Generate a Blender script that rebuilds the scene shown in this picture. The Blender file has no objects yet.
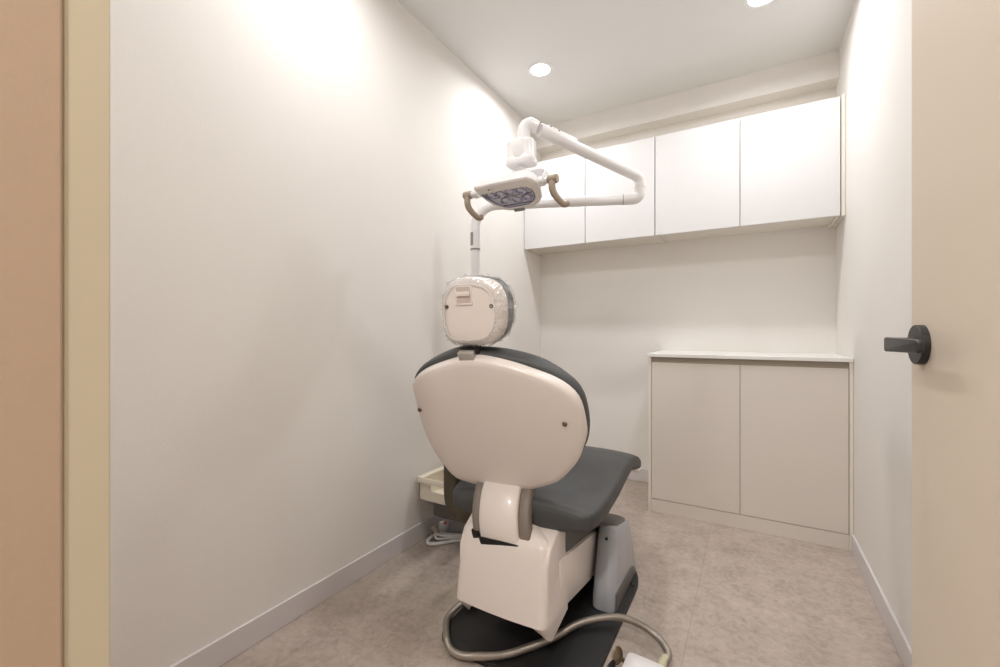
import bpy, bmesh, math, random
from math import sin, cos, pi, radians as rad
from mathutils import Vector as V3, Matrix, noise

random.seed(4)
scn = bpy.context.scene
COL = scn.collection

# ------------------------------------------------------------------ materials
def s2l(c):
    def f(v):
        v = v / 255.0
        return v / 12.92 if v <= 0.04045 else ((v + 0.055) / 1.055) ** 2.4
    return (f(c[0]), f(c[1]), f(c[2]), 1.0)

def mat(name, rgb, rough=0.5, metal=0.0, var=0.03, vscale=6.0, bump=0.0, bscale=200.0, coat=0.0, spec=0.5):
    m = bpy.data.materials.new(name); m.use_nodes = True
    nt = m.node_tree; b = nt.nodes['Principled BSDF']
    tc = nt.nodes.new('ShaderNodeTexCoord')
    n = nt.nodes.new('ShaderNodeTexNoise'); n.inputs['Scale'].default_value = vscale; n.inputs['Detail'].default_value = 4
    nt.links.new(tc.outputs['Object'], n.inputs['Vector'])
    r = nt.nodes.new('ShaderNodeValToRGB')
    c = s2l(rgb)
    r.color_ramp.elements[0].position = 0.3; r.color_ramp.elements[1].position = 0.7
    r.color_ramp.elements[0].color = tuple(x * (1 - var) for x in c[:3]) + (1,)
    r.color_ramp.elements[1].color = tuple(min(1, x * (1 + var)) for x in c[:3]) + (1,)
    nt.links.new(n.outputs['Fac'], r.inputs['Fac']); nt.links.new(r.outputs['Color'], b.inputs['Base Color'])
    b.inputs['Roughness'].default_value = rough; b.inputs['Metallic'].default_value = metal
    b.inputs['Specular IOR Level'].default_value = spec
    if coat: b.inputs['Coat Weight'].default_value = coat; b.inputs['Coat Roughness'].default_value = 0.12
    if bump:
        n2 = nt.nodes.new('ShaderNodeTexNoise'); n2.inputs['Scale'].default_value = bscale; n2.inputs['Detail'].default_value = 2
        nt.links.new(tc.outputs['Object'], n2.inputs['Vector'])
        bp = nt.nodes.new('ShaderNodeBump'); bp.inputs['Strength'].default_value = bump; bp.inputs['Distance'].default_value = 0.002
        nt.links.new(n2.outputs['Fac'], bp.inputs['Height']); nt.links.new(bp.outputs['Normal'], b.inputs['Normal'])
    return m

M = {}
M['wall'] = mat('wallpaper', (229, 226, 222), 0.85, var=0.012, vscale=3, bump=0.25, bscale=260, spec=0.25)
M['ceil'] = mat('ceiling_paper', (226, 226, 225), 0.9, var=0.01, vscale=3, bump=0.2, bscale=260, spec=0.2)
M['base'] = mat('baseboard_white', (211, 207, 208), 0.4, var=0.01)
M['cab'] = mat('cabinet_white', (217, 216, 216), 0.42, var=0.006, vscale=2, spec=0.4)
M['cabedge'] = mat('cabinet_edge', (224, 218, 208), 0.45, var=0.01)
M['lowcab'] = mat('base_cabinet_greige', (213, 206, 199), 0.45, var=0.008, vscale=2, spec=0.35)
M['top'] = mat('worktop_white', (235, 234, 231), 0.3, var=0.006)
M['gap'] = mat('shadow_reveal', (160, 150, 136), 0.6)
M['door'] = mat('door_beige', (214, 202, 186), 0.5, var=0.008, vscale=2, spec=0.3)
M['jamb'] = mat('jamb_tan', (184, 161, 140), 0.6, var=0.02, vscale=4, bump=0.1, spec=0.3)
M['frame'] = mat('door_frame_beige', (198, 188, 165), 0.5, var=0.012, spec=0.3)
M['black'] = mat('black_metal', (30, 28, 27), 0.42, var=0.03, spec=0.5)
M['plate'] = mat('black_plate', (26, 26, 27), 0.5, var=0.06, vscale=40, bump=0.15, bscale=600)
M['shell'] = mat('shell_plastic', (222, 214, 209), 0.34, var=0.006, vscale=3, coat=0.15)
M['vinyl'] = mat('grey_upholstery', (63, 64, 65), 0.52, var=0.03, vscale=30, bump=0.12, bscale=700)
M['darkgrey'] = mat('dark_grey_plastic', (88, 86, 84), 0.5)
M['strapside'] = mat('taupe_rubber', (122, 112, 104), 0.5)
M['olive'] = mat('olive_brown_plastic', (74, 66, 52), 0.5)
M['housing'] = mat('blue_grey_plastic', (160, 163, 168), 0.25, var=0.01, coat=0.4)
M['housing_lid'] = mat('dark_taupe_plastic', (98, 95, 92), 0.45)
M['steel'] = mat('brushed_steel', (186, 182, 177), 0.35, metal=0.5, var=0.05, vscale=60)
M['screw'] = mat('screw_metal', (120, 108, 92), 0.35, metal=0.8)
M['recess_shade'] = mat('recess_shade', (196, 182, 174), 0.5)  # darkened shell tone: shade of the latch recess put into the colour
M['dark'] = mat('recess_dark', (20, 19, 18), 0.7)
M['lampwhite'] = mat('lamp_white', (236, 235, 236), 0.3, var=0.006, coat=0.2)
M['lampface'] = mat('lamp_bezel', (236, 231, 227), 0.35, var=0.01)
M['handle'] = mat('taupe_handle', (160, 145, 128), 0.45, var=0.02)
M['grey'] = mat('grey_mark', (140, 138, 138), 0.4)
M['basket'] = mat('cream_plastic', (226, 219, 204), 0.4, var=0.015)
M['unit'] = mat('mid_grey_plastic', (166, 165, 167), 0.5)
M['cable'] = mat('pale_grey_cable', (222, 222, 224), 0.4)
M['foot'] = mat('foot_white', (233, 231, 231), 0.35, coat=0.15)
M['pedal'] = mat('brown_pedal', (112, 96, 78), 0.35, metal=0.4)
M['yellowish'] = mat('aged_connector', (196, 190, 162), 0.45)
M['red'] = mat('orange_red', (226, 92, 62), 0.4)

def mat_floor():
    m = bpy.data.materials.new('stone_vinyl_floor'); m.use_nodes = True
    nt = m.node_tree; b = nt.nodes['Principled BSDF']; L = nt.links.new
    tc = nt.nodes.new('ShaderNodeTexCoord')
    n1 = nt.nodes.new('ShaderNodeTexNoise'); n1.inputs['Scale'].default_value = 9; n1.inputs['Detail'].default_value = 8; n1.inputs['Roughness'].default_value = 0.65
    n2 = nt.nodes.new('ShaderNodeTexNoise'); n2.inputs['Scale'].default_value = 45; n2.inputs['Detail'].default_value = 8; n2.inputs['Roughness'].default_value = 0.7; n2.inputs['Distortion'].default_value = 0.6
    L(tc.outputs['Object'], n1.inputs['Vector']); L(tc.outputs['Object'], n2.inputs['Vector'])
    mx = nt.nodes.new('ShaderNodeMix'); mx.inputs[0].default_value = 0.55
    L(n1.outputs['Fac'], mx.inputs[2]); L(n2.outputs['Fac'], mx.inputs[3])
    r = nt.nodes.new('ShaderNodeValToRGB'); e = r.color_ramp.elements
    e[0].position = 0.36; e[0].color = s2l((154, 142, 132)); e[1].position = 0.66; e[1].color = s2l((190, 178, 168))
    mid = e.new(0.5); mid.color = s2l((175, 162, 152))
    L(mx.outputs[0], r.inputs['Fac'])
    # faint sheet seams along the room
    sx = nt.nodes.new('ShaderNodeSeparateXYZ'); L(tc.outputs['Object'], sx.inputs[0])
    a = nt.nodes.new('ShaderNodeMath'); a.operation = 'ADD'; a.inputs[1].default_value = 0.174
    L(sx.outputs['X'], a.inputs[0])
    ab = nt.nodes.new('ShaderNodeMath'); ab.operation = 'ABSOLUTE'; L(a.outputs[0], ab.inputs[0])
    lt = nt.nodes.new('ShaderNodeMath'); lt.operation = 'LESS_THAN'; lt.inputs[1].default_value = 0.0012; L(ab.outputs[0], lt.inputs[0])
    sc = nt.nodes.new('ShaderNodeMath'); sc.operation = 'MULTIPLY'; sc.inputs[1].default_value = 0.45; L(lt.outputs[0], sc.inputs[0])
    mc = nt.nodes.new('ShaderNodeMix'); mc.data_type = 'RGBA'; mc.inputs[7].default_value = s2l((140, 128, 118))
    L(sc.outputs[0], mc.inputs[0]); L(r.outputs['Color'], mc.inputs[6]); L(mc.outputs[2], b.inputs['Base Color'])
    b.inputs['Roughness'].default_value = 0.55; b.inputs['Specular IOR Level'].default_value = 0.35
    bp = nt.nodes.new('ShaderNodeBump'); bp.inputs['Strength'].default_value = 0.08; bp.inputs['Distance'].default_value = 0.002
    L(n2.outputs['Fac'], bp.inputs['Height']); L(bp.outputs['Normal'], b.inputs['Normal'])
    return m
M['floor'] = mat_floor()

def mat_emit(name, rgb, strength):
    m = bpy.data.materials.new(name); m.use_nodes = True
    nt = m.node_tree; nt.nodes.remove(nt.nodes['Principled BSDF'])
    e = nt.nodes.new('ShaderNodeEmission'); e.inputs['Color'].default_value = rgb; e.inputs['Strength'].default_value = strength
    nt.links.new(e.outputs[0], nt.nodes['Material Output'].inputs[0]); return m
LAMP = 14.0
M['glow'] = mat_emit('downlight_diffuser', (1.0, 0.985, 0.97, 1), LAMP)
M['hallglow'] = mat_emit('hall_downlight_diffuser', (1.0, 0.86, 0.74, 1), 14.0)

def mat_film():
    m = bpy.data.materials.new('clear_crinkled_film'); m.use_nodes = True
    nt = m.node_tree; L = nt.links.new; nt.nodes.remove(nt.nodes['Principled BSDF'])
    t = nt.nodes.new('ShaderNodeBsdfTransparent'); t.inputs[0].default_value = (0.97, 0.97, 0.97, 1)
    g = nt.nodes.new('ShaderNodeBsdfGlossy'); g.inputs['Roughness'].default_value = 0.18
    d = nt.nodes.new('ShaderNodeBsdfDiffuse'); d.inputs[0].default_value = (0.9, 0.9, 0.9, 1)
    tc = nt.nodes.new('ShaderNodeTexCoord'); n = nt.nodes.new('ShaderNodeTexNoise'); n.inputs['Scale'].default_value = 55; n.inputs['Detail'].default_value = 3
    L(tc.outputs['Object'], n.inputs['Vector'])
    bp = nt.nodes.new('ShaderNodeBump'); bp.inputs['Strength'].default_value = 0.8; bp.inputs['Distance'].default_value = 0.006
    L(n.outputs['Fac'], bp.inputs['Height']); L(bp.outputs['Normal'], g.inputs['Normal']); L(bp.outputs['Normal'], d.inputs['Normal'])
    r = nt.nodes.new('ShaderNodeValToRGB'); r.color_ramp.elements[0].position = 0.45; r.color_ramp.elements[1].position = 0.75
    r.color_ramp.elements[0].color = (0.06, 0.06, 0.06, 1); r.color_ramp.elements[1].color = (0.48, 0.48, 0.48, 1)
    L(n.outputs['Fac'], r.inputs['Fac'])
    m1 = nt.nodes.new('ShaderNodeMixShader'); L(r.outputs['Color'], m1.inputs[0]); L(t.outputs[0], m1.inputs[1]); L(d.outputs[0], m1.inputs[2])
    m2 = nt.nodes.new('ShaderNodeMixShader'); m2.inputs[0].default_value = 0.16
    L(m1.outputs[0], m2.inputs[1]); L(g.outputs[0], m2.inputs[2]); L(m2.outputs[0], nt.nodes['Material Output'].inputs[0])
    return m
M['film'] = mat_film()

def mat_lens():
    m = bpy.data.materials.new('clear_lamp_lens'); m.use_nodes = True
    nt = m.node_tree; L = nt.links.new; nt.nodes.remove(nt.nodes['Principled BSDF'])
    t = nt.nodes.new('ShaderNodeBsdfTransparent'); t.inputs[0].default_value = (0.90, 0.90, 0.96, 1)
    g = nt.nodes.new('ShaderNodeBsdfGlossy'); g.inputs['Roughness'].default_value = 0.06
    m2 = nt.nodes.new('ShaderNodeMixShader'); m2.inputs[0].default_value = 0.08
    L(t.outputs[0], m2.inputs[1]); L(g.outputs[0], m2.inputs[2]); L(m2.outputs[0], nt.nodes['Material Output'].inputs[0])
    return m
M['lens'] = mat_lens()
M['reflector'] = mat('faceted_reflector', (196, 196, 214), 0.2, metal=0.75, var=0.25, vscale=45, bump=0.6, bscale=60)
M['lensring'] = mat('violet_grey_ring', (138, 137, 168), 0.3)

def mat_hose():
    m = mat('flexible_steel_conduit', (168, 160, 151), 0.34, metal=0.75, var=0.08, vscale=30)
    nt = m.node_tree; b = nt.nodes['Principled BSDF']; L = nt.links.new
    uv = nt.nodes.new('ShaderNodeUVMap'); w = nt.nodes.new('ShaderNodeTexWave'); w.inputs['Scale'].default_value = 90
    w.bands_direction = 'Y'
    L(uv.outputs[0], w.inputs['Vector'])
    bp = nt.nodes.new('ShaderNodeBump'); bp.inputs['Strength'].default_value = 0.5; bp.inputs['Distance'].default_value = 0.002
    L(w.outputs['Fac'], bp.inputs['Height']); L(bp.outputs['Normal'], b.inputs['Normal'])
    return m
M['hose'] = mat_hose()

# ------------------------------------------------------------------ mesh helpers
def obj(name, bm, m, parent=None, smooth=False, angle=40):
    bmesh.ops.recalc_face_normals(bm, faces=bm.faces)
    me = bpy.data.meshes.new(name); bm.to_mesh(me); bm.free()
    mats = m if isinstance(m, (list, tuple)) else [m]
    for x in mats: me.materials.append(M[x])
    if smooth:
        for p in me.polygons: p.use_smooth = True
        try: me.set_sharp_from_angle(angle=rad(angle))
        except Exception: pass
    o = bpy.data.objects.new(name, me); COL.objects.link(o)
    if parent:
        o.parent = parent
        # geometry is authored in world coordinates: keep it there
        p = parent; off = V3((0, 0, 0)); chain = []
        while p: chain.append(p); p = p.parent
        mw = Matrix.Identity(4)
        for q in reversed(chain): mw = mw @ q.matrix_basis
        o.matrix_basis = mw.inverted()
    return o

def empty(name, loc, label, cat, group=None):
    o = bpy.data.objects.new(name, None); COL.objects.link(o); o.location = loc
    o.empty_display_size = 0.1; o['label'] = label; o['category'] = cat
    if group: o['group'] = group
    return o

def struct(o, label=None):
    o['kind'] = 'structure'
    if label: o['label'] = label
    return o

def merge(bm, other):
    me = bpy.data.meshes.new('t'); other.to_mesh(me); other.free(); bm.from_mesh(me); bpy.data.meshes.remove(me)

def box(bm, a, b, bev=0.0, seg=2, mtx=None):
    t = bmesh.new(); bmesh.ops.create_cube(t, size=1)
    c = [(a[i] + b[i]) / 2 for i in range(3)]; s = [abs(b[i] - a[i]) for i in range(3)]
    for v in t.verts: v.co = V3((v.co[i] * s[i] + c[i] for i in range(3)))
    if bev: bmesh.ops.bevel(t, geom=list(t.edges), offset=bev, segments=seg, affect='EDGES', profile=0.5)
    if mtx: bmesh.ops.transform(t, matrix=mtx, verts=t.verts)
    merge(bm, t); return bm

def B(a, b, bev=0.0, seg=2, mtx=None): return box(bmesh.new(), a, b, bev, seg, mtx)

def crom(pts, n=8, closed=False):
    P = [V3(p) for p in pts]; out = []; N = len(P)
    for i in range(N if closed else N - 1):
        g = (lambda k: P[k % N]) if closed else (lambda k: P[max(0, min(N - 1, k))])
        p0, p1, p2, p3 = g(i - 1), g(i), g(i + 1), g(i + 2)
        for k in range(n):
            t = k / n
            out.append(0.5 * (2 * p1 + (p2 - p0) * t + (2 * p0 - 5 * p1 + 4 * p2 - p3) * t * t + (3 * p1 - p0 - 3 * p2 + p3) * t ** 3))
    if not closed: out.append(P[-1])
    return out

def loft(bm, rings, cap0=True, cap1=True, closed=True):
    vs = [[bm.verts.new(p) for p in r] for r in rings]
    n = len(vs[0])
    for i in range(len(vs) - 1):
        for j in range(n if closed else n - 1):
            k = (j + 1) % n
            bm.faces.new((vs[i][j], vs[i][k], vs[i + 1][k], vs[i + 1][j]))
    if cap0: bm.faces.new(list(reversed(vs[0])))
    if cap1: bm.faces.new(vs[-1])
    return vs

def tube(bm, pts, r, seg=14, uv=False, caps=True):
    P = [V3(p) for p in pts]; N = len(P)
    rr = r if isinstance(r, (list, tuple)) else [r] * N
    T = [(P[min(i + 1, N - 1)] - P[max(i - 1, 0)]).normalized() for i in range(N)]
    u = T[0].orthogonal().normalized(); rings = []; L = [0]
    for i in range(N):
        u = (u - T[i] * u.dot(T[i])).normalized(); w = T[i].cross(u)
        rings.append([P[i] + (u * cos(2 * pi * k / seg) + w * sin(2 * pi * k / seg)) * rr[i] for k in range(seg)])
        if i: L.append(L[-1] + (P[i] - P[i - 1]).length)
    vs = loft(bm, rings, caps, caps)
    if uv:
        lay = bm.loops.layers.uv.verify(); idx = {}
        for i, ring in enumerate(vs):
            for k, v in enumerate(ring): idx[v] = (k / seg, L[i])
        for f in bm.faces:
            for l in f.loops: l[lay].uv = idx[l.vert]
    return bm

def frame(o, x, y, z):
    m = Matrix((V3(x), V3(y), V3(z))).transposed().to_4x4(); m.translation = V3(o); return m

def prism(bm, pts, z0, z1, mtx=None, bev=0.0, seg=2):
    """outline (x,y) extruded from z0 to z1, then moved by mtx"""
    t = bmesh.new()
    loft(t, [[V3((x, y, z0)) for x, y in pts], [V3((x, y, z1)) for x, y in pts]])
    bmesh.ops.recalc_face_normals(t, faces=t.faces)
    if bev:
        ed = [e for e in t.edges if e.calc_face_angle(0) > rad(35)]
        bmesh.ops.bevel(t, geom=ed, offset=bev, segments=seg, affect='EDGES', profile=0.5)
    if mtx: bmesh.ops.transform(t, matrix=mtx, verts=t.verts)
    merge(bm, t); return bm

def rrect(w, h, r, n=6, cx=0, cy=0):
    out = []
    for qx, qy, a0 in ((1, 1, 0), (-1, 1, 90), (-1, -1, 180), (1, -1, 270)):
        for k in range(n + 1):
            a = rad(a0 + 90 * k / n)
            out.append((cx + qx * (w / 2 - r) + r * cos(a), cy + qy * (h / 2 - r) + r * sin(a)))
    return out

def fillet(pts, rs, n=6):
    out = []; N = len(pts)
    for i in range(N):
        p = V3((*pts[i], 0)); a = (V3((*pts[i - 1], 0)) - p).normalized(); b = (V3((*pts[(i + 1) % N], 0)) - p).normalized()
        r = rs[i] if isinstance(rs, (list, tuple)) else rs
        p0, p1 = p + a * r, p + b * r
        for k in range(n + 1):
            t = k / n; q = p0 * (1 - t) ** 2 + p * 2 * t * (1 - t) + p1 * t * t
            out.append((q.x, q.y))
    return out

def lathe(bm, prof, mtx, seg=32, caps=True):
    """prof: (radius, height) pairs about local z"""
    rings = [[mtx @ V3((r * cos(2 * pi * k / seg), r * sin(2 * pi * k / seg), h)) for k in range(seg)] for r, h in prof]
    loft(bm, rings, caps, caps); return bm

def axis_frame(o, d):
    z = V3(d).normalized(); x = z.orthogonal().normalized(); return frame(o, x, z.cross(x), z)

def polar(pts, n=72, c=(0, 0)):
    """resample a smooth closed outline at n equal angles about c -> list of (x,y)"""
    cr = [(p.x - c[0], p.y - c[1]) for p in crom([(x, y, 0) for x, y in pts], 14, True)]
    pol = sorted((math.atan2(y, x), math.hypot(x, y)) for x, y in cr)
    pol = [(pol[-1][0] - 2 * pi, pol[-1][1])] + pol + [(pol[0][0] + 2 * pi, pol[0][1])]
    out = []
    for k in range(n):
        a = -pi + 2 * pi * k / n
        for i in range(len(pol) - 1):
            if pol[i][0] <= a <= pol[i + 1][0]:
                d = pol[i + 1][0] - pol[i][0]; t = (a - pol[i][0]) / d if d > 1e-9 else 0
                r = pol[i][1] * (1 - t) + pol[i + 1][1] * t; break
        out.append((c[0] + r * cos(a), c[1] + r * sin(a)))
    return out

def pillow(bm, outline, c, prof, mp):
    """rings of the outline scaled about c; prof = (scale, depth) list; mp(x,y,d)->world. ends closed"""
    rings = []
    for s, d in prof:
        rings.append([mp(c[0] + (x - c[0]) * s, c[1] + (y - c[1]) * s, d) for x, y in outline])
    loft(bm, rings); return bm

# ------------------------------------------------------------------ room (metres)
XL, XR, YB, ZC = -1.327, 0.387, 2.871, 2.40
YF = 0.15            # room face of the front wall
DX0, DX1 = -0.476, 0.275    # doorway
struct(obj('floor', B((-1.6, -1.7, -0.06), (1.6, YB + 0.1, 0)), 'floor'))
struct(obj('ceiling', B((-1.6, -1.7, ZC), (1.6, YB + 0.1, ZC + 0.08)), 'ceil'))
struct(obj('wall_left', B((XL - 0.1, YF - 0.2, 0), (XL, YB + 0.1, ZC)), 'wall'))
struct(obj('wall_right', B((XR, YF - 0.2, 0), (XR + 0.1, YB + 0.1, ZC)), 'wall'))
struct(obj('wall_back', B((XL, YB, 0), (XR, YB + 0.1, ZC)), 'wall'))
bm = bmesh.new()
box(bm, (XL, -0.03, 0), (DX0 - 0.03, YF, ZC)); box(bm, (DX1 + 0.03, -0.03, 0), (XR, YF, ZC)); box(bm, (DX0 - 0.03, -0.03, 2.08), (DX1 + 0.03, YF, ZC))
struct(obj('wall_front', bm, 'wall'))
bm = bmesh.new()
box(bm, (-1.6, -1.7, 0), (1.6, -1.6, ZC)); box(bm, (-1.6, -1.6, 0), (-1.5, -0.05, ZC)); box(bm, (1.5, -1.6, 0), (1.6, -0.05, ZC))
box(bm, (-1.5, -0.13, 0), (XL - 0.1, -0.05, ZC)); box(bm, (XR + 0.1, -0.13, 0), (1.5, -0.05, ZC))
struct(obj('wall_hall', bm, 'wall'))
# dropped beam along the back wall
struct(obj('trim_1', B((XL, 2.77, 2.262), (XR, YB, ZC)), 'wall'), 'boxed beam under the ceiling along the back wall')
# baseboards
def baseboard(name, a, b): return struct(obj(name, B(a, b, 0.002, 1), 'base'))
baseboard('baseboard_left', (XL, YF, 0), (XL + 0.009, YB, 0.08))
baseboard('baseboard_right', (XR - 0.009, YF, 0), (XR, 2.405, 0.08))
baseboard('baseboard_back', (XL + 0.009, YB - 0.009, 0), (-0.50, YB, 0.08))
# door frame: lining with a rebate for the leaf on the room side
bm = bmesh.new()
box(bm, (DX0 - 0.03, 0.1215, 0), (DX0, YF + 0.002, 2.08), 0.0015, 1)
box(bm, (DX1, 0.1215, 0), (DX1 + 0.03, YF + 0.002, 2.08), 0.0015, 1); box(bm, (DX0, 0.1215, 2.04), (DX1, YF + 0.002, 2.08))
struct(obj('trim_2', bm, 'frame'), 'beige door frame edge around the doorway')
bm = bmesh.new()
box(bm, (DX0 - 0.03, -0.035, 0), (DX0 + 0.0025, 0.1215, 2.08), 0.002, 2)
box(bm, (DX1 - 0.006, -0.035, 0), (DX1 + 0.03, 0.1215, 2.08), 0.002, 2); box(bm, (DX0 + 0.0025, -0.035, 2.034), (DX1 - 0.006, 0.1215, 2.08))
struct(obj('trim_3', bm, 'jamb'), 'tan door lining nearest the camera')

# ------------------------------------------------------------------ open door
th = rad(3.0)
ed = V3((-sin(th), cos(th), 0)); nd = V3((-cos(th), -sin(th), 0))     # along the leaf / out of its visible face
HP = V3((0.2195, 0.868, 0.942))                                        # handle centre on the leaf face
DM = frame((HP.x, HP.y, 0), ed, (0, 0, 1), nd)                         # leaf frame: x to free edge, y up, z out of face
door = obj('door_1', B((-0.70, 0.008, -0.036), (0.043, 2.03, 0), 0.001, 1, DM), 'door')
struct(door, 'beige door leaf standing open along the right wall')
DMh = DM @ Matrix.Translation((0, HP.z, 0))
bm = bmesh.new(); lathe(bm, [(0.0005, 0), (0.0295, 0), (0.0295, 0.0085), (0.0285, 0.0095), (0.0005, 0.0095)], DMh, 40)
rose = obj('handle_rose', bm, 'black', door, True)
bm = bmesh.new()
lathe(bm, [(0.0005, 0.008), (0.0105, 0.008), (0.0105, 0.035), (0.0005, 0.036)], DMh, 24)
prism(bm, fillet([(0.012, 0.0112), (0.012, -0.0112), (-0.116, -0.0088), (-0.116, 0.0088)], 0.005, 4), 0.034, 0.042, DMh, 0.0025, 2)
obj('lever_handle', bm, 'black', door, True)

# ------------------------------------------------------------------ downlights
def downlight(x, y, label, glow='glow', cat='ceiling light', group=None, r=0.052, watts=6.0, col=(0.99, 0.99, 1.0), spread=168):
    e = empty('ceiling_downlight', (x, y, ZC), label, cat, group)
    m = Matrix.Translation((x, y, ZC))
    bm = bmesh.new()
    lathe(bm, [(r, 0.0), (r + 0.018, 0.0), (r + 0.018, -0.003), (r + 0.004, -0.005), (r, -0.003)], m, 40, False)
    bmesh.ops.remove_doubles(bm, verts=bm.verts, dist=1e-6)
    obj('trim_ring', bm, 'lampwhite', e, True)
    bm = bmesh.new(); lathe(bm, [(0.0005, -0.0032), (r, -0.0032), (r, -0.0005), (0.0005, -0.0005)], m, 40)
    obj('diffuser', bm, glow, e)
    ld = bpy.data.lights.new('downlight_beam', 'AREA'); ld.shape = 'DISK'; ld.size = 2 * r * 0.96; ld.energy = watts; ld.color = col; ld.spread = rad(spread)
    lo = bpy.data.objects.new('downlight_beam', ld); COL.objects.link(lo); lo.location = (x, y, ZC - 0.0055)
    return e
downlight(-0.998, 2.15, 'round recessed downlight near the left wall, its whole disc in view')
downlight(0.04, 2.16, 'round recessed downlight cut off by the top edge of the photo')
downlight(-0.998, 0.92, 'round recessed downlight at the front left, above the picture', group='downlights above the picture', watts=4.6)
downlight(0.04, 0.92, 'round recessed downlight at the front right, above the picture', group='downlights above the picture', watts=4.6)
downlight(-0.1, -0.75, 'warm round downlight in the hall behind the doorway', 'hallglow', watts=33.0, col=(1.0, 0.96, 0.92), spread=180)

# ------------------------------------------------------------------ upper cabinets
YU, ZU, ZT = 2.596, 1.518, 2.091
def wall_cab(x0, x1, xm, label, filler=None):
    e = empty('wall_cabinet', ((x0 + x1) / 2, YB, ZU), label, 'cabinet', 'wall cabinets over the worktop')
    bm = bmesh.new()
    box(bm, (x0, YU + 0.02, ZU + 0.012), (x1, YB, ZT), 0.001, 1)
    box(bm, (x0, YU + 0.02, ZU), (x0 + 0.016, YB, ZU + 0.012)); box(bm, (x1 - 0.016, YU + 0.02, ZU), (x1, YB, ZU + 0.012))
    obj('body', bm, 'cabedge', e)
    g = 0.002
    for a, b in ((x0, xm), (xm, x1)):
        obj('door', B((a + g, YU, ZU + 0.002), (b - g, YU + 0.018, ZT - 0.002), 0.001, 1), 'cab', e)
    if filler:
        obj('filler_panel', B((filler[0], YU - 0.004, ZU - 0.002), (filler[1], YB, ZT + 0.004), 0.001, 1), 'cabedge', e)
wall_cab(XL + 0.002, -0.481, -0.898, 'white two-door wall cabinet at the left, behind the lamp arms')
wall_cab(-0.480, 0.369, -0.052, 'white two-door wall cabinet at the right, meeting the right wall', (0.371, XR - 0.001))

# ------------------------------------------------------------------ base cabinet and worktop
YL, ZW = 2.409, 0.848
e = empty('base_cabinet', (-0.05, YB, 0), 'greige two-door floor cabinet in the back right corner', 'cabinet')
bm = bmesh.new()
box(bm, (-0.480, YL, 0), (-0.466, YB, 0.83), 0.001, 1); box(bm, (0.3725, YL, 0), (XR - 0.001, YB, 0.83), 0.001, 1)
box(bm, (-0.466, YL + 0.022, 0.07), (0.3725, YB, 0.83))
obj('body', bm, 'cabedge', e)
obj('plinth', B((-0.4655, YL + 0.003, 0), (0.372, YL + 0.02, 0.069), 0.001, 1), 'lowcab', e)
for a, b in ((-0.464, -0.0495), (-0.0465, 0.370)):
    obj('door', B((a, YL + 0.002, 0.072), (b, YL + 0.02, 0.80), 0.001, 1), 'lowcab', e)
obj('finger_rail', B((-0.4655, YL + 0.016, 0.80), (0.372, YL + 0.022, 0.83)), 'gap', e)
w = obj('worktop', B((-0.486, YL - 0.006, 0.83), (XR - 0.001, YB, ZW), 0.0015, 1), 'top')
w['label'] = 'white worktop lying on the greige floor cabinet'; w['category'] = 'worktop'

# ------------------------------------------------------------------ dental chair
PH = rad(5)
CO = V3((-0.63, 1.15, 0)); CU = V3((cos(PH), sin(PH), 0)); CV = V3((-sin(PH), cos(PH), 0)); CZ = V3((0, 0, 1))
def L(a, v, z): return CO + CU * a + CV * v + CZ * z
chair = empty('dental_chair', (-0.635, 1.4, 0), 'dental treatment chair seen from behind, white shell and dark grey cushions', 'dental chair')

# base plate
pl = fillet([(-0.850, 1.046), (-0.367, 1.046), (-0.367, 1.70), (-0.43, 1.815), (-0.82, 1.815), (-0.875, 1.70), (-0.858, 1.22)],
            [0.085, 0.02, 0.07, 0.05, 0.05, 0.07, 0.08])
bm = bmesh.new(); prism(bm, pl, 0.0, 0.018, None, 0.003, 2)
plate = obj('base_plate', bm, 'plate', chair, True, 30)
for x, y in ((-0.822, 1.085), (-0.385, 1.64)):
    bm = bmesh.new(); lathe(bm, [(0.0005, 0.017), (0.0075, 0.017), (0.0075, 0.022), (0.005, 0.024), (0.0005, 0.024)], Matrix.Translation((x, y, 0)), 12)
    obj('bolt', bm, 'black', plate, True)

# rear cover: a white box whose sides run lower than its back face
def xsec(xl, xr, yr, yf, z, ch, n=5, bow=0.006):
    """open-front section: from left front round the rear to right front"""
    pts = [V3((xl - 0.004, yf, z))]
    for k in range(n + 1):
        a = rad(180 + 90 * k / n); pts.append(V3((xl + ch + ch * cos(a), yr + ch + ch * sin(a), z)))
    for k in range(1, 8):
        t = k / 8; pts.append(V3((xl + ch + (xr - xl - 2 * ch) * t, yr - bow * 4 * t * (1 - t), z)))
    for k in range(n + 1):
        a = rad(270 + 90 * k / n); pts.append(V3((xr - ch + ch * cos(a), yr + ch + ch * sin(a), z)))
    pts.append(V3((xr + 0.004, yf, z)))
    return pts
def cover_ring(t, inset=0.0):
    # t 0 bottom .. 1 top
    z = 0.138 + t * 0.218
    xl = -0.797 + 0.012 * t + inset; xr = -0.487 - 0.010 * t - inset
    yr = 1.082 + 0.022 * t * t + 0.008 * t + inset
    return xsec(xl, xr, yr, 1.238, z, 0.024)
rings = []
lo = cover_ring(0)
def skirt(p, d):
    q = p.copy(); k = max(0.0, min(1.0, (abs(p.x + 0.642) - 0.11) / 0.045))
    f = max(0.0, 1 - max(0.0, p.y - 1.10) / 0.12)
    q.z -= d * (0.35 + 0.65 * k * f); q.y += 0.55 * d * f; q.x -= 0.35 * d * k * f * (1 if p.x > -0.64 else -1) * (0.0 if p.x > -0.64 else 1.6)
    return q
rings.append([skirt(p, 0.052) for p in lo]); rings.append([skirt(p, 0.002) for p in lo]); rings.append(lo)
for t in (0.06, 0.2, 0.4, 0.6, 0.8, 0.93): rings.append(cover_ring(t))
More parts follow.
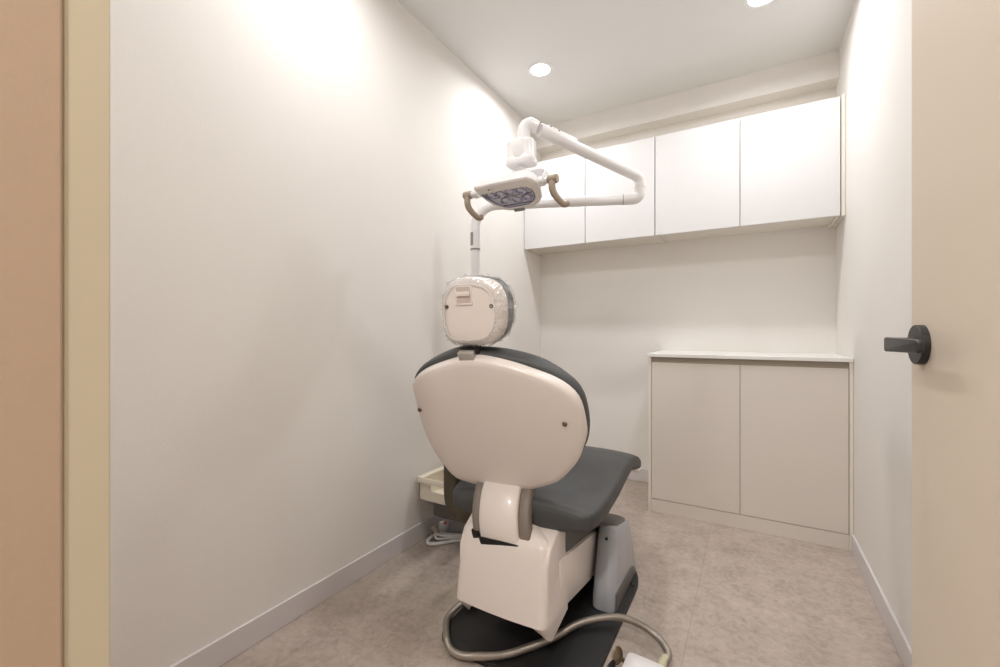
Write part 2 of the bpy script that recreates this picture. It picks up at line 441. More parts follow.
rings.append(cover_ring(0.985, 0.004)); rings.append(cover_ring(1.02, 0.012))
cx, cy = -0.64, 1.2
tp = cover_ring(1.02, 0.012)
for s, dz in ((0.8, 0.012), (0.4, 0.03), (0.05, 0.04)):
    rings.append([V3((cx + (p.x - cx) * s, cy + (p.y - cy) * s, p.z + dz)) for p in tp])
bm = bmesh.new(); loft(bm, rings, False, True)
cov = obj('rear_cover', bm, 'shell', chair, True, 32)
# raised side pieces of the cover, rising under the seat
bm = bmesh.new()
for sx in (1,):
    sp = [(1.10, 0.30), (1.125, 0.345), (1.17, 0.375), (1.243, 0.385), (1.243, 0.30), (1.228, 0.262), (1.228, 0.17), (1.20, 0.15), (1.10, 0.16)]
    prism(bm, sp, 0, 0.30, frame((-0.79, 0, 0), (0, 1, 0), (0, 0, 1), (1, 0, 0)), 0.008, 3)
obj('cover_side_panel', bm, 'shell', chair, True, 40)

# link arm cover running forward at the right and left, dark block above it
bm = bmesh.new()
lp = [(1.19, 0.135), (1.19, 0.285), (1.545, 0.235), (1.535, 0.10), (1.47, 0.092)]
prism(bm, lp, 0, 0.295, frame((-0.782, 0, 0), (0, 1, 0), (0, 0, 1), (1, 0, 0)), 0.004, 2)
obj('link_arm_cover', bm, 'shell', chair, True, 40)
bm = bmesh.new()
prism(bm, [(1.19, 0.24), (1.19, 0.39), (1.62, 0.40), (1.62, 0.22)], 0, 0.27, frame((-0.77, 0, 0), (0, 1, 0), (0, 0, 1), (1, 0, 0)), 0.004, 2)
obj('seat_frame', bm, 'darkgrey', chair)

# front base housing: two cheeks joined at the front
def cheek(bm, x0, x1, top):
    rings = []
    #        z     y-rear  y-front  inset
    for z, yr, yf, ins in ((0.018, 1.435, 1.77, 0.0), (0.05, 1.437, 1.765, 0.0), (0.10, 1.452, 1.755, 0.003), (0.17, 1.475, 1.74, 0.007), (0.235, 1.50, 1.725, 0.011), (0.262, 1.508, 1.715, 0.016), (0.277, 1.518, 1.70, 0.026)):
        r = []
        xo = x1 - ins if x1 > x0 else x1 + ins
        w = abs(xo - x0); sg = 1 if x1 > x0 else -1
        o = rrect(w, yf - yr, 0.028, 5)
        rings.append([V3(((x0 + xo) / 2 + px, (yr + yf) / 2 + py, z)) for px, py in o])
    for rg in rings:
        for p in rg: p.z -= 0.20 * max(0, p.y - 1.5) * (p.z / 0.277)
    loft(bm, rings)
bm = bmesh.new(); cheek(bm, -0.477, -0.395, 0); cheek(bm, -0.79, -0.872, 0)
box(bm, (-0.80, 1.62, 0.018), (-0.46, 1.74, 0.205), 0.01, 3)
hs = obj('front_housing', bm, 'housing', chair, True, 50)
bm = bmesh.new()
prism(bm, rrect(0.432, 0.200, 0.05, 6), 0.268, 0.281, Matrix.Translation((-0.634, 1.61, 0)), 0.005, 3)
for v in bm.verts: v.co.z -= 0.20 * (v.co.y - 1.5)
obj('housing_lid', bm, 'housing_lid', chair, True, 40)
bm = bmesh.new()
prism(bm, [(1.45, 0.020), (1.456, 0.075), (1.66, 0.068), (1.70, 0.058), (1.74, 0.020)], 0, 0.004, frame((-0.3960, 0, 0), (0, 1, 0), (0, 0, 1), (1, 0, 0)), 0.001, 1)
obj('housing_side_trim', bm, 'housing_lid', hs)
bm = bmesh.new(); lathe(bm, [(0.0005, 0), (0.0055, 0), (0.0055, 0.002), (0.0005, 0.002)], axis_frame((-0.440, 1.4985, 0.235), (0, -1, 0.14)), 14)
obj('screw_hole', bm, 'dark', hs)

# seat cushion with its knee end rolled down
rings = []
st = [  # v, half width, z bottom, z top, corner
    (0.012, 0.190, 0.395, 0.436, 0.5), (0.016, 0.212, 0.382, 0.448, 0.46), (0.024, 0.228, 0.373, 0.456, 0.42), (0.036, 0.236, 0.372, 0.459, 0.40), (0.068, 0.246, 0.373, 0.461, 0.38), (0.15, 0.258, 0.377, 0.468, 0.36),
    (0.30, 0.266, 0.386, 0.481, 0.36), (0.45, 0.268, 0.395, 0.490, 0.36), (0.56, 0.270, 0.398, 0.487, 0.36), (0.65, 0.272, 0.392, 0.470, 0.36),
    (0.73, 0.274, 0.370, 0.445, 0.38), (0.78, 0.274, 0.347, 0.420, 0.4), (0.812, 0.268, 0.340, 0.402, 0.45), (0.822, 0.25, 0.348, 0.390, 0.5)]
def superring(hw, zb, zt, ex, v, n=56, dome=0.0):
    out = []; zc = (zb + zt) / 2; hz = (zt - zb) / 2
    for k in range(n):
        a = 2 * pi * k / n; c, s = cos(a), sin(a)
        x = hw * math.copysign(abs(c) ** ex, c); z = hz * math.copysign(abs(s) ** (ex + 0.1), s)
        d = 0.012 * (x / hw) ** 2 if s > 0 else 0
        out.append(L(x, v, zc + z - d * max(0, s)))
    return out
sts = []
for i in range(len(st) - 1):
    for k in range(4):
        t = k / 4; sts.append(tuple(st[i][j] * (1 - t) + st[i + 1][j] * t for j in range(5)))
sts.append(st[-1])
for v, hw, zb, zt, ex in sts: rings.append([p + CU * 0.006 for p in superring(hw, zb, zt, ex, v)])
bm = bmesh.new(); loft(bm, rings)
seat = obj('seat_cushion', bm, 'vinyl', chair, True, 60)
bm = bmesh.new()
r2 = [superring(0.245, 0.380, 0.398, 0.4, 0.50), superring(0.250, 0.374, 0.394, 0.4, 0.64), superring(0.254, 0.346, 0.370, 0.4, 0.75), superring(0.264, 0.318, 0.347, 0.4, 0.84), superring(0.266, 0.322, 0.350, 0.5, 0.872)]
loft(bm, r2); obj('seat_underside_shell', bm, 'shell', chair, True, 60)

# backrest: shell plane tilted back 30 degrees
TL = rad(30)
BX = -CV * sin(TL) + CZ * cos(TL); BN = CU.cross(BX)                   # up the back / out of the rear face
BO = L(-0.005, 0.03, 0.474)
def bk(a, b, d): return BO + CU * a + BX * b - BN * d                  # d > 0 is towards the patient side
shell_out = [(-0.066, 0.473), (-0.155, 0.444), (-0.209, 0.418), (-0.241, 0.392), (-0.253, 0.366), (-0.257, 0.324), (-0.266, 0.246), (-0.266, 0.151), (-0.246, 0.068), (-0.216, 0.006),
             (-0.171, -0.010), (-0.098, -0.017), (-0.013, -0.011), (0.059, 0.006), (0.118, 0.037), (0.160, 0.067), (0.217, 0.142), (0.247, 0.213), (0.257, 0.262), (0.253, 0.345),
             (0.233, 0.387), (0.196, 0.417), (0.140, 0.442), (0.081, 0.462), (0.019, 0.476), (-0.022, 0.479)]
so = polar(shell_out, 96, (0, 0.24))
bm = bmesh.new()
pillow(bm, so, (0, 0.24), [(0.02, -0.012), (0.3, -0.0115), (0.6, -0.0095), (0.8, -0.0065), (0.92, -0.0035), (0.97, -0.001), (0.99, 0.003), (1.0, 0.010), (1.0, 0.026), (0.97, 0.030)], bk)
bs = obj('backrest_shell', bm, 'shell', chair, True, 60)
for a, b in ((-0.247, 0.292), (0.2085, 0.292)):
    bm = bmesh.new(); m = frame(bk(a, b, -0.0025 if a < 0 else -0.006), CU, BX, BN)
    lathe(bm, [(0.0005, 0.0), (0.0028, 0.0), (0.0030, 0.003), (0.0062, 0.004), (0.0070, 0.0025), (0.0072, 0.0)], m, 20)
    obj('screw', bm, 'screw', bs, True)
# cushion in front of the shell, swelling past it at the top and right
cush_out = [(-0.085, 0.482), (-0.185, 0.442), (-0.242, 0.402), (-0.266, 0.355), (-0.268, 0.25), (-0.262, 0.15), (-0.235, 0.07), (-0.19, 0.02), (-0.09, 0.0), (0.0, 0.0), (0.09, 0.02), (0.16, 0.075), (0.222, 0.15),
            (0.252, 0.22), (0.258, 0.30), (0.248, 0.362), (0.208, 0.410), (0.148, 0.450), (0.065, 0.474), (-0.012, 0.482)]
co = polar(cush_out, 96, (0, 0.24))
bm = bmesh.new()
pillow(bm, co, (0, 0.24), [(0.93, 0.024), (0.985, 0.027), (1.0, 0.034), (1.005, 0.046), (0.995, 0.062), (0.965, 0.077), (0.91, 0.087), (0.8, 0.092), (0.6, 0.088), (0.3, 0.080), (0.02, 0.078)], bk)
obj('backrest_cushion', bm, 'vinyl', chair, True, 60)

# curved strap from the cover up to the backrest
arc = [(0.065, 0.520), (0.042, 0.495), (0.002, 0.462), (-0.024, 0.42), (-0.035, 0.38), (-0.033, 0.338), (-0.018, 0.306)]
arcs = crom([(v, z, 0) for v, z in arc], 5)
def strap(bm, a0, a1, off, th, ch=0.006, i0=0):
    rings = []
    for i, p in enumerate(arcs):
        if i < i0: continue
        t = (arcs[min(i + 1, len(arcs) - 1)] - arcs[max(i - 1, 0)]).normalized(); nx, nz = t.y, -t.x   # outward (rear)
        if nx > 0: nx, nz = -nx, -nz
        sec = [(a0, -th), (a1, -th), (a1, off - ch), (a1 - ch, off), (a0 + ch, off), (a0, off - ch)]
        sh_ = -0.018 + 0.034 * i / (len(arcs) - 1)
        rings.append([L(a + sh_, p.x + nx * d, p.y + nz * d) for a, d in sec])
    loft(bm, rings)
bm = bmesh.new(); strap(bm, -0.094, 0.032, 0.012, 0.012); obj('support_strap', bm, 'shell', chair, True, 50)
for a0, a1 in ((-0.122, -0.095), (0.033, 0.066)):
    bm = bmesh.new(); strap(bm, a0, a1, 0.002, 0.03, 0.004); obj('support_bracket', bm, 'strapside', chair, True, 50)
bm = bmesh.new(); strap(bm, -0.098, 0.036, 0.0165, 0.012, 0.004, 24); strap(bm, -0.126, -0.099, 0.0065, 0.03, 0.003, 23); strap(bm, 0.037, 0.070, 0.0065, 0.03, 0.003, 23)
obj('strap_slot', bm, 'dark', chair)

# armrest on the far left, its support curving under the seat
path = [(-0.10, 0.310), (-0.20, 0.307), (-0.256, 0.311), (-0.289, 0.335), (-0.298, 0.38), (-0.298, 0.45), (-0.298, 0.54)]
pp = crom([(a, z, 0) for a, z in path], 6); rings = []
for i, p in enumerate(pp):
    t = (pp[min(i + 1, len(pp) - 1)] - pp[max(i - 1, 0)]).normalized(); n = V3((-t.y, t.x, 0))
    w = 0.020 + 0.011 * min(1, i / 16)
    rings.append([L(p.x + n.x * s * w, v, p.y + n.y * s * w) for s, v in ((-1, 0.135), (-0.8, 0.128), (0.8, 0.128), (1, 0.135), (1, 0.165), (0.8, 0.172), (-0.8, 0.172), (-1, 0.165))])
bm = bmesh.new(); loft(bm, rings); arm = obj('armrest_support', bm, 'olive', chair, True, 50)
bm = bmesh.new()
ap = []
for v, hw, zb, zt in ((0.09, 0.015, 0.55, 0.565), (0.10, 0.026, 0.54, 0.572), (0.16, 0.03, 0.535, 0.578), (0.32, 0.03, 0.535, 0.578), (0.40, 0.026, 0.54, 0.572), (0.41, 0.015, 0.55, 0.565)):
    ap.append([p + CU * -0.298 for p in superring(hw, zb, zt, 0.6, v, 24)])
loft(bm, ap); obj('armrest_pad', bm, 'vinyl', chair, True, 60)

# headrest bracket (steel) at the top of the back
bm = bmesh.new()
HM = frame(bk(-0.035, 0.475, 0.012), CU, BX, BN)
prism(bm, rrect(0.047, 0.025, 0.004, 3, 0, 0.010), -0.006, 0.010, HM, 0.002, 2)
obj('headrest_clamp', bm, 'steel', chair, True)
bm = bmesh.new()
box(bm, (-0.021, 0.015, -0.050), (0.025, 0.046, -0.026), 0.003, 2, HM); box(bm, (-0.028, 0.0, -0.040), (0.028, 0.020, -0.012), 0.003, 2, HM)
bm2 = bmesh.new(); box(bm2, (-0.012, 0.036, -0.040), (0.034, 0.050, -0.018), 0.003, 2, HM); obj('headrest_hinge', bm2, 'steel', chair, True)
obj('headrest_bar', bm, 'black', chair)

# headrest
HT = rad(10); HX = -CV * sin(HT) + CZ * cos(HT); HN = CU.cross(HX)
HO = L(-0.013, -0.215, 1.0155)
def hd(a, b, d): return HO + CU * a + HX * b - HN * d
head_out = [(x * 0.92 + 0.0275, y * 1.0) for x, y in
            [(-0.134, 0.022), (-0.127, 0.048), (-0.106, 0.076), (-0.076, 0.087), (-0.039, 0.089), (-0.003, 0.086), (0.032, 0.076), (0.056, 0.054), (0.066, 0.025), (0.066, -0.009), (0.060, -0.041), (0.043, -0.069), (0.014, -0.086), (-0.028, -0.092), (-0.080, -0.093), (-0.117, -0.084), (-0.133, -0.063), (-0.137, -0.028)]]
ho = polar(head_out, 72)
bm = bmesh.new()
pillow(bm, ho, (0, 0), [(0.02, -0.006), (0.5, -0.0055), (0.78, -0.004), (0.9, -0.001), (0.97, 0.005), (1.0, 0.014), (1.0, 0.022), (0.96, 0.026)], hd)
hsn = obj('headrest_shell', bm, 'shell', chair, True, 60)
bm = bmesh.new()
pillow(bm, ho, (0, 0), [(0.90, 0.022), (0.98, 0.025), (1.01, 0.034), (1.015, 0.046), (0.995, 0.060), (0.94, 0.072), (0.85, 0.078), (0.6, 0.080), (0.3, 0.076), (0.02, 0.075)], hd)
obj('headrest_cushion', bm, 'vinyl', chair, True, 60)
# latch: recess frame, recess and bar
HF = frame(hd(-0.0225, 0.0425, -0.0062), CU, HX, HN)
bm = bmesh.new()
for a, b in (((-0.0245, -0.024, -0.002), (-0.0205, 0.024, 0.0022)), ((0.0205, -0.024, -0.002), (0.0245, 0.024, 0.0022)), ((-0.0245, -0.025, -0.002), (0.0245, -0.0205, 0.0030)), ((-0.0245, 0.0205, -0.002), (0.0245, 0.024, 0.0018))):
    box(bm, a, b, 0.0008, 1, HF)
box(bm, (-0.0195, -0.002, 0.0), (0.0195, 0.010, 0.0062), 0.0025, 2, HF)
latch = obj('headrest_latch', bm, 'shell', hsn, True)
obj('latch_recess', B((-0.0205, -0.0205, -0.001), (0.0205, 0.0205, 0.0006), 0, 1, HF), 'recess_shade', hsn)  # nearly flush panel; its darker colour paints the recess shade
for a, b in ((-0.0775, 0.0135), (0.0545, 0.0125)):
    bm = bmesh.new(); m = frame(hd(a, b, -0.0045), CU, HX, HN)
    lathe(bm, [(0.0005, 0.0), (0.0022, 0.0), (0.0026, 0.002), (0.0048, 0.0026), (0.0056, 0.0)], m, 18)
    obj('screw', bm, 'screw', hsn, True)

# crinkled clear cover stretched over the headrest: a thing of its own
bm = bmesh.new(); rings = []
prof = [(0.80, -0.008), (0.86, -0.0075), (0.92, -0.0045), (0.98, 0.001), (1.025, 0.010), (1.03, 0.022), (1.03, 0.034), (1.035, 0.046), (1.018, 0.064), (0.965, 0.079), (0.87, 0.086), (0.6, 0.085), (0.3, 0.081), (0.02, 0.080)]
hof = polar(head_out, 216)
for i, (s, d) in enumerate(prof):
    rg = []
    for k, (x, y) in enumerate(hof):
        wob = noise.noise(V3((k * 0.55, i * 0.35, 3.1))) * 0.0045 + noise.noise(V3((k * 0.2, i * 0.8, 9.0))) * 0.005
        if s < 0.7: wob *= 0.2
        f = s + 0.028 * noise.noise(V3((k * 0.13, 0, 5.0))) * (1 if i < 2 else 0)
        rr = math.hypot(x, y)
        out = max(0.0, wob) if i > 2 else 0.4 * abs(wob)
        rg.append(hd(x * f * (1 + out / rr) - (0.007 if s < 0.9 and i < 3 else 0), y * f * (1 + out / rr), d + (-out if i < 5 else 0.3 * out)))
    rings.append(rg)
loft(bm, rings, False, True)
fc = obj('headrest_cover', bm, 'film', None, True, 80)
fc['label'] = 'clear crinkled plastic cover stretched over the chair headrest'; fc['category'] = 'plastic cover'
bm = bmesh.new(); pts = []
for k in range(216):
    x, y = hof[k]; f = 0.80 + 0.028 * noise.noise(V3((k * 0.13, 0, 5.0)))
    pts.append(hd(x * f - 0.007 + 0.0008 * sin(k * 1.9), y * f + 0.0008 * cos(k * 2.3), -0.0095))
tube(bm, pts + [pts[0]], 0.0011, 6); obj('elastic_hem', bm, 'cable', fc, True)

# ------------------------------------------------------------------ dental light on its pole
lamp = empty('dental_light', (-1.145, 1.728, 0.20), 'white dental operating light on a jointed pole arm above the chair', 'dental light')
PX, PY, AZ = -1.145, 1.728, 1.567
AD = V3((0.929, 0.369, 0)).normalized(); EL = V3((-0.438, 2.012, AZ))
PO = V3((PX, PY, 0)); AD = (V3((EL.x, EL.y, 0)) - PO).normalized()
r = 0.0215
bm = bmesh.new(); tube(bm, [(PX, PY, 0.2), (PX, PY, 1.36)], 0.0205, 24)
pole = obj('pole', bm, 'lampwhite', lamp, True)
bm = bmesh.new(); pts = [PO + CZ * 1.362, PO + CZ * 1.40]
for k in range(0, 11):
    a = rad(90 * k / 10); R = 0.105
    pts.append(PO + AD * (R - R * cos(a)) + CZ * (AZ - R + R * sin(a)))
pts.append(EL - AD * 0.075)
tube(bm, pts, 0.0225, 24); ha = obj('horizontal_arm', bm, 'lampwhite', lamp, True)
bm = bmesh.new(); tube(bm, [PO + CZ * 1.355, PO + CZ * 1.362], 0.0232, 24); obj('pole_joint', bm, 'grey', pole, True)
# marking plate on the pole bend facing the doorway
vd = V3((-PX * 0 + 0.30, -0.95, 0)).normalized(); sd = V3((0, 0, 1)).cross(vd)
bm = bmesh.new()
rings = []
for z in (1.376, 1.438):
    rings.append([PO + CZ * z + (vd * cos(a) + sd * sin(a)) * 0.0232 for a in [rad(-75 + 8 * i) for i in range(9)]] + [PO + CZ * z + (vd * cos(a) + sd * sin(a)) * 0.0215 for a in [rad(-11 - 8 * i) for i in range(9)]])
loft(bm, rings); obj('marking_plate', bm, 'grey', ha, True)
# elbow: end of the lower arm, stub upwards, knuckle
bm = bmesh.new(); pts = [EL - AD * 0.074, EL - AD * 0.03]
for k in range(0, 9):
    a = rad(90 * k / 8); R = 0.03
    pts.append(EL - AD * (R - R * sin(a)) + CZ * (R - R * cos(a)))
pts += [EL + CZ * 0.055]
tube(bm, pts, 0.0235, 24); elb = obj('elbow', bm, 'lampwhite', lamp, True)
bm = bmesh.new(); tube(bm, [EL - AD * 0.0765, EL - AD * 0.0735], 0.0238, 24); obj('joint_seam', bm, 'grey', elb, True)
bm = bmesh.new(); tube(bm, [EL + CZ * 0.050, EL + CZ * 0.053], 0.0252, 24); obj('joint_seam', bm, 'cable', elb, True)
UA = V3((-0.700, 1.478, 1.730)); UE = EL + CZ * 0.098; UD = (UA - UE).normalized()
bm = bmesh.new(); pts = [EL + CZ * 0.054, EL + CZ * 0.072, EL + CZ * 0.088 + UD * 0.004, UE + UD * 0.022, UE + UD * 0.04]
tube(bm, pts, [0.0245, 0.0245, 0.025, 0.023, 0.021], 24); obj('knuckle', bm, 'lampwhite', elb, True)
bm = bmesh.new()
tot = (UA - UE).length
tube(bm, [UE + UD * 0.028, UE + UD * 0.034, UE + UD * 0.16, UE + UD * (tot - 0.17), UE + UD * (tot - 0.02), UE + UD * (tot - 0.012)], [0.021, 0.0235, 0.0235, 0.0235, 0.0265, 0.024], 28)
ua = obj('upper_arm', bm, 'lampwhite', lamp, True)
bm = bmesh.new()
sdv = UD.cross(CZ).normalized(); upv = sdv.cross(UD)
AM = frame(UE + UD * (tot - 0.115), UD, sdv, upv)
box(bm, (-0.085, -0.012, 0.015), (0.075, 0.012, 0.0315), 0.006, 3, AM)
obj('arm_cap', bm, 'lampwhite', ua, True)
for p in ((0.02, -0.016, 0.0215), (0.062, -0.016, 0.0225)):
    bm = bmesh.new(); lathe(bm, [(0.0005, 0), (0.003, 0), (0.003, 0.002), (0.0005, 0.002)], axis_frame(AM @ V3(p), AM.to_3x3() @ V3((0, -0.75, 0.66))), 10); obj('screw', bm, 'dark', ua)
# head column with a bent neck
HC = V3((-0.742, 1.452, 0))
bm = bmesh.new()
pts = [HC + CZ * 1.660, HC + CZ * 1.720]
d2 = (UA - HC); d2.z = 0; d2.normalize()
for k in range(1, 7):
    a = rad(80 * k / 6); R = 0.027
    pts.append(HC + d2 * (R - R * cos(a)) + CZ * (1.720 + R * sin(a)))
pts.append(UA - UD * 0.004 + CZ * 0.006)
tube(bm, pts, [0.0245] * (len(pts) - 1) + [0.0225], 24); obj('neck', bm, 'lampwhite', lamp, True)
# swivel box beneath the column
bm = bmesh.new()
o0 = rrect(0.108, 0.066, 0.022, 6)
rings = []
for z, s in ((1.678, 0.93), (1.674, 0.985), (1.667, 1.0), (1.616, 1.0), (1.611, 1.05), (1.606, 1.09), (1.594, 1.09), (1.589, 1.04)):
    rings.append([V3((HC.x - 0.006, HC.y - 0.008, z)) + CU * x * s + CV * y * s for x, y in o0])
loft(bm, rings); sb = obj('swivel_box', bm, 'lampwhite', lamp, True, 50)
bm = bmesh.new()
sh = [(0.0225 * cos(rad(a)), -0.052 + 0.0225 * sin(rad(a)) * 1.4 + 0.02) for a in range(180, 361, 15)] + [(0.0225, 0.012), (-0.0225, 0.012)]
prism(bm, sh, 0, 0.014, frame(HC + V3((-0.004, -0.030, 1.668)) , CU, CZ, -CV), 0.004, 2)
obj('swivel_tongue', bm, 'lampwhite', sb, True)
# lamp head
beta = rad(26)
QX = V3((1, 0, 0)); QU = V3((0, -cos(beta), sin(beta))); QN = V3((0, -sin(beta), -cos(beta)))   # across / towards near edge / out of the lens
QO = V3((-0.776, 1.395, 1.477))
QM = frame(QO, QX, QU, QN)
head_o = fillet([(-0.118, 0.066), (0.128, 0.066), (0.134, -0.020), (0.090, -0.082), (-0.055, -0.082), (-0.108, 0.0)], [0.014, 0.05, 0.06, 0.055, 0.05, 0.05], 8)
ho2 = polar(head_o[::3], 96)
hp = lambda x, y, d: QM @ V3((x, y, d))
bm = bmesh.new()
pillow(bm, ho2, (0, 0), [(0.02, -0.058), (0.4, -0.056), (0.68, -0.050), (0.84, -0.040), (0.95, -0.022), (1.0, -0.004), (1.01, 0.004), (1.0, 0.010), (0.985, 0.011), (0.97, 0.008)], hp)
lh = obj('lamp_head', bm, 'lampwhite', lamp, True, 60)
lens_o = fillet([(-0.105, 0.030), (0.096, 0.030), (0.112, -0.018), (0.076, -0.064), (-0.046, -0.064), (-0.088, -0.008)], [0.008, 0.035, 0.035, 0.04, 0.035, 0.03], 6)
lo2 = polar(lens_o[::2], 96, (0, -0.01)); lo2 = lens_p = polar(lens_o[::2], 96, (0.0, -0.01))
# bezel: ring between the head rim and the lens opening
bm = bmesh.new()
out3 = polar(head_o[::3], 96, (0.0, -0.01))
rings = [[hp(x * 0.975, (y + 0.01) * 0.975 - 0.01, 0.009) for x, y in out3], [hp(x * 0.95, (y + 0.01) * 0.95 - 0.01, 0.014) for x, y in out3],
         [hp(x * 1.03, (y + 0.01) * 1.03 - 0.01, 0.016) for x, y in lens_p], [hp(x, y, 0.014) for x, y in lens_p], [hp(x, y, 0.004) for x, y in lens_p]]
loft(bm, rings, False, False); bz = obj('bezel', bm, 'lampface', lh, True, 50)
bm = bmesh.new()
rings = [[hp(x * s, (y + 0.01) * s - 0.01, d) for x, y in lens_p] for s, d in ((1.0, 0.012), (0.97, 0.013), (0.945, 0.0125), (0.945, 0.004))]
loft(bm, rings, False, False); obj('lens_ring', bm, 'lensring', lh, True)
bm = bmesh.new()
rings = [[hp(x * s, (y + 0.01) * s - 0.01, d) for x, y in lens_p] for s, d in ((0.955, 0.0128), (0.8, 0.0135), (0.4, 0.0145), (0.02, 0.0148))]
loft(bm, rings, False, True); obj('lens', bm, 'lens', lh, True)
bm = bmesh.new()
prism(bm, [(x * 0.93, (y + 0.01) * 0.93 - 0.01) for x, y in lens_p], 0.0045, 0.006, QM)
obj('lens_back_panel', bm, 'lensring', lh)
for i, (x, y) in enumerate(((-0.070, 0.014), (-0.030, 0.010), (0.012, 0.014), (0.056, 0.010), (-0.026, -0.026), (0.022, -0.030), (0.066, -0.026))):
    bm = bmesh.new(); ang = rad(20 * ((i * 7) % 5 - 2))
    m = QM @ Matrix.Translation((x, y, 0.0055)) @ Matrix.Rotation(ang, 4, 'Z') @ Matrix.Diagonal((1.15, 0.85, 1, 1))
    # a faceted bowl with a clear diode dome in its middle
    lathe(bm, [(0.0195, 0.0), (0.0195, 0.0065), (0.016, 0.0045), (0.009, 0.0015), (0.0005, 0.0008)], m, 7)
    ref = obj('reflector', bm, 'reflector', lh)
    bm = bmesh.new(); lathe(bm, [(0.006, 0.001), (0.0055, 0.004), (0.003, 0.006), (0.0005, 0.0065)], m, 12); obj('diode', bm, 'lampwhite', ref, True)
bm = bmesh.new()
prism(bm, rrect(0.150, 0.0035, 0.0015, 3, 0.015, -0.052), 0.0055, 0.0095, QM); prism(bm, rrect(0.165, 0.003, 0.0012, 3, 0.012, -0.008), 0.0055, 0.0085, QM)
obj('lens_rib', bm, 'black', lh)
bm = bmesh.new(); lathe(bm, [(0.0004, 0), (0.0032, 0), (0.0032, 0.0012), (0.0004, 0.0012)], QM @ Matrix.Translation((-0.058, 0.046, 0.0145)) @ Matrix.Diagonal((1.3, 0.8, 1, 1)), 14)
obj('logo_dot', bm, 'dark', bz)
bm = bmesh.new(); 
for k in range(4): box(bm, (-0.051 + 0.004 * k, 0.0445, 0.0145), (-0.0485 + 0.004 * k, 0.0475, 0.0155), 0, 1, QM)
obj('logo_lettering', bm, 'grey', bz)
bm = bmesh.new(); box(bm, (-0.01, -0.084, 0.008), (0.035, -0.070, 0.020), 0.003, 2, QM); obj('sensor', bm, 'grey', lh, True)
# yoke and handles
bm = bmesh.new()
ya = QO + V3((0, 0, 0.0)) - QN * 0.028
yk = [QM @ V3(p) for p in ((0.143, 0.012, -0.012), (0.147, 0.010, -0.035), (0.143, 0.004, -0.058), (0.122, -0.004, -0.078), (0.080, -0.010, -0.087), (0.0, -0.012, -0.088), (-0.080, -0.010, -0.087), (-0.112, -0.004, -0.076), (-0.130, 0.004, -0.056), (-0.134, 0.010, -0.035), (-0.131, 0.012, -0.012))]
yp = crom(yk, 5); rings = []
for i, p in enumerate(yp):
    t = (yp[min(i + 1, len(yp) - 1)] - yp[max(i - 1, 0)]).normalized(); w = QU.copy(); w = (w - t * w.dot(t)).normalized(); u = t.cross(w)
    rings.append([p + w * a + u * b for a, b in ((-0.016, -0.005), (0.016, -0.005), (0.019, 0), (0.016, 0.005), (-0.016, 0.005), (-0.019, 0))])
loft(bm, rings)
lathe(bm, [(0.0005, 0), (0.026, 0), (0.024, 0.012), (0.017, 0.024), (0.015, 0.05), (0.0005, 0.05)], axis_frame(QM @ V3((0.0, -0.012, -0.082)), (HC + V3((-0.006, -0.008, 1.59))) - (QM @ V3((0.0, -0.012, -0.082)))), 24)
obj('yoke', bm, 'lampwhite', lamp, True, 50)
for sx in (-1, 1):
    bm = bmesh.new(); c0 = QM @ V3((sx * 0.128, 0.012, -0.014))
    X = V3((sx, 0, 0))
    lathe(bm, [(0.0005, 0), (0.0175, 0), (0.0175, 0.018), (0.012, 0.02), (0.012, 0.034), (0.0005, 0.034)], axis_frame(c0, X), 24)
    obj('handle_boss', bm, 'lampwhite', lh, True)
    bm = bmesh.new()
    lathe(bm, [(0.0005, 0.032), (0.0135, 0.032), (0.0155, 0.035), (0.0155, 0.064), (0.0140, 0.068), (0.0005, 0.068)], axis_frame(c0, X), 24)
    h0 = c0 + X * 0.050
    # grip drops from the hub and sweeps away from the camera and to the right
    gp = crom([h0, h0 + V3((0.0, -0.006, -0.028)), h0 + V3((0.006, -0.002, -0.052)), h0 + V3((0.019, 0.010, -0.073)), h0 + V3((0.033, 0.022, -0.087)), h0 + V3((0.042, 0.034, -0.082))], 5)
    tube(bm, gp, [0.0125 - 0.0015 * i / len(gp) for i in range(len(gp))], 18)
    obj('handle', bm, 'handle', lh, True, 50)

# ------------------------------------------------------------------ utility unit, basket and cable by the left wall
e = empty('utility_unit', (-1.15, 1.75, 0), 'grey utility unit against the left wall, beside the chair', 'utility unit')
obj('pedestal', B((-1.252, 1.66, 0), (-1.06, 1.90, 0.12), 0.006, 2), 'unit', e)
obj('housing', B((-1.268, 1.562, 0.116), (-1.04, 1.92, 0.20), 0.006, 2), 'housing_lid', e)
e = empty('storage_basket', (-1.19, 1.6, 0.201), 'cream plastic storage basket with a handle hole, on the grey unit', 'basket')
bm = bmesh.new()
bx0, bx1, by0, by1, bz0, bz1 = -1.308, -1.085, 1.503, 1.685, 0.202, 0.298
t = 0.003
def wallq(x0, y0, x1, y1, z0, z1): box(bm, (x0, y0, z0), (x1, y1, z1))
box(bm, (bx0 + 0.006, by0 + 0.004, bz0), (bx1 - 0.006, by1 - 0.004, bz0 + t))
wallq(bx0 + 0.004, by0 + 0.004, bx0 + 0.008, by1, bz0, bz1); wallq(bx1 - 0.008, by0 + 0.004, bx1 - 0.004, by1, bz0, bz1); wallq(bx0 + 0.004, by1 - 0.004, bx1 - 0.004, by1, bz0, bz1)
nx0, nx1, nz0, nz1 = -1.236, -1.15, 0.250, 0.281
wallq(bx0 + 0.004, by0 + 0.004, nx0, by0 + 0.008, bz0, bz1); wallq(nx1, by0 + 0.004, bx1 - 0.004, by0 + 0.008, bz0, bz1)
wallq(nx0, by0 + 0.004, nx1, by0 + 0.008, bz0, nz0); wallq(nx0, by0 + 0.004, nx1, by0 + 0.008, nz1, bz1)
obj('tub', bm, 'basket', e)
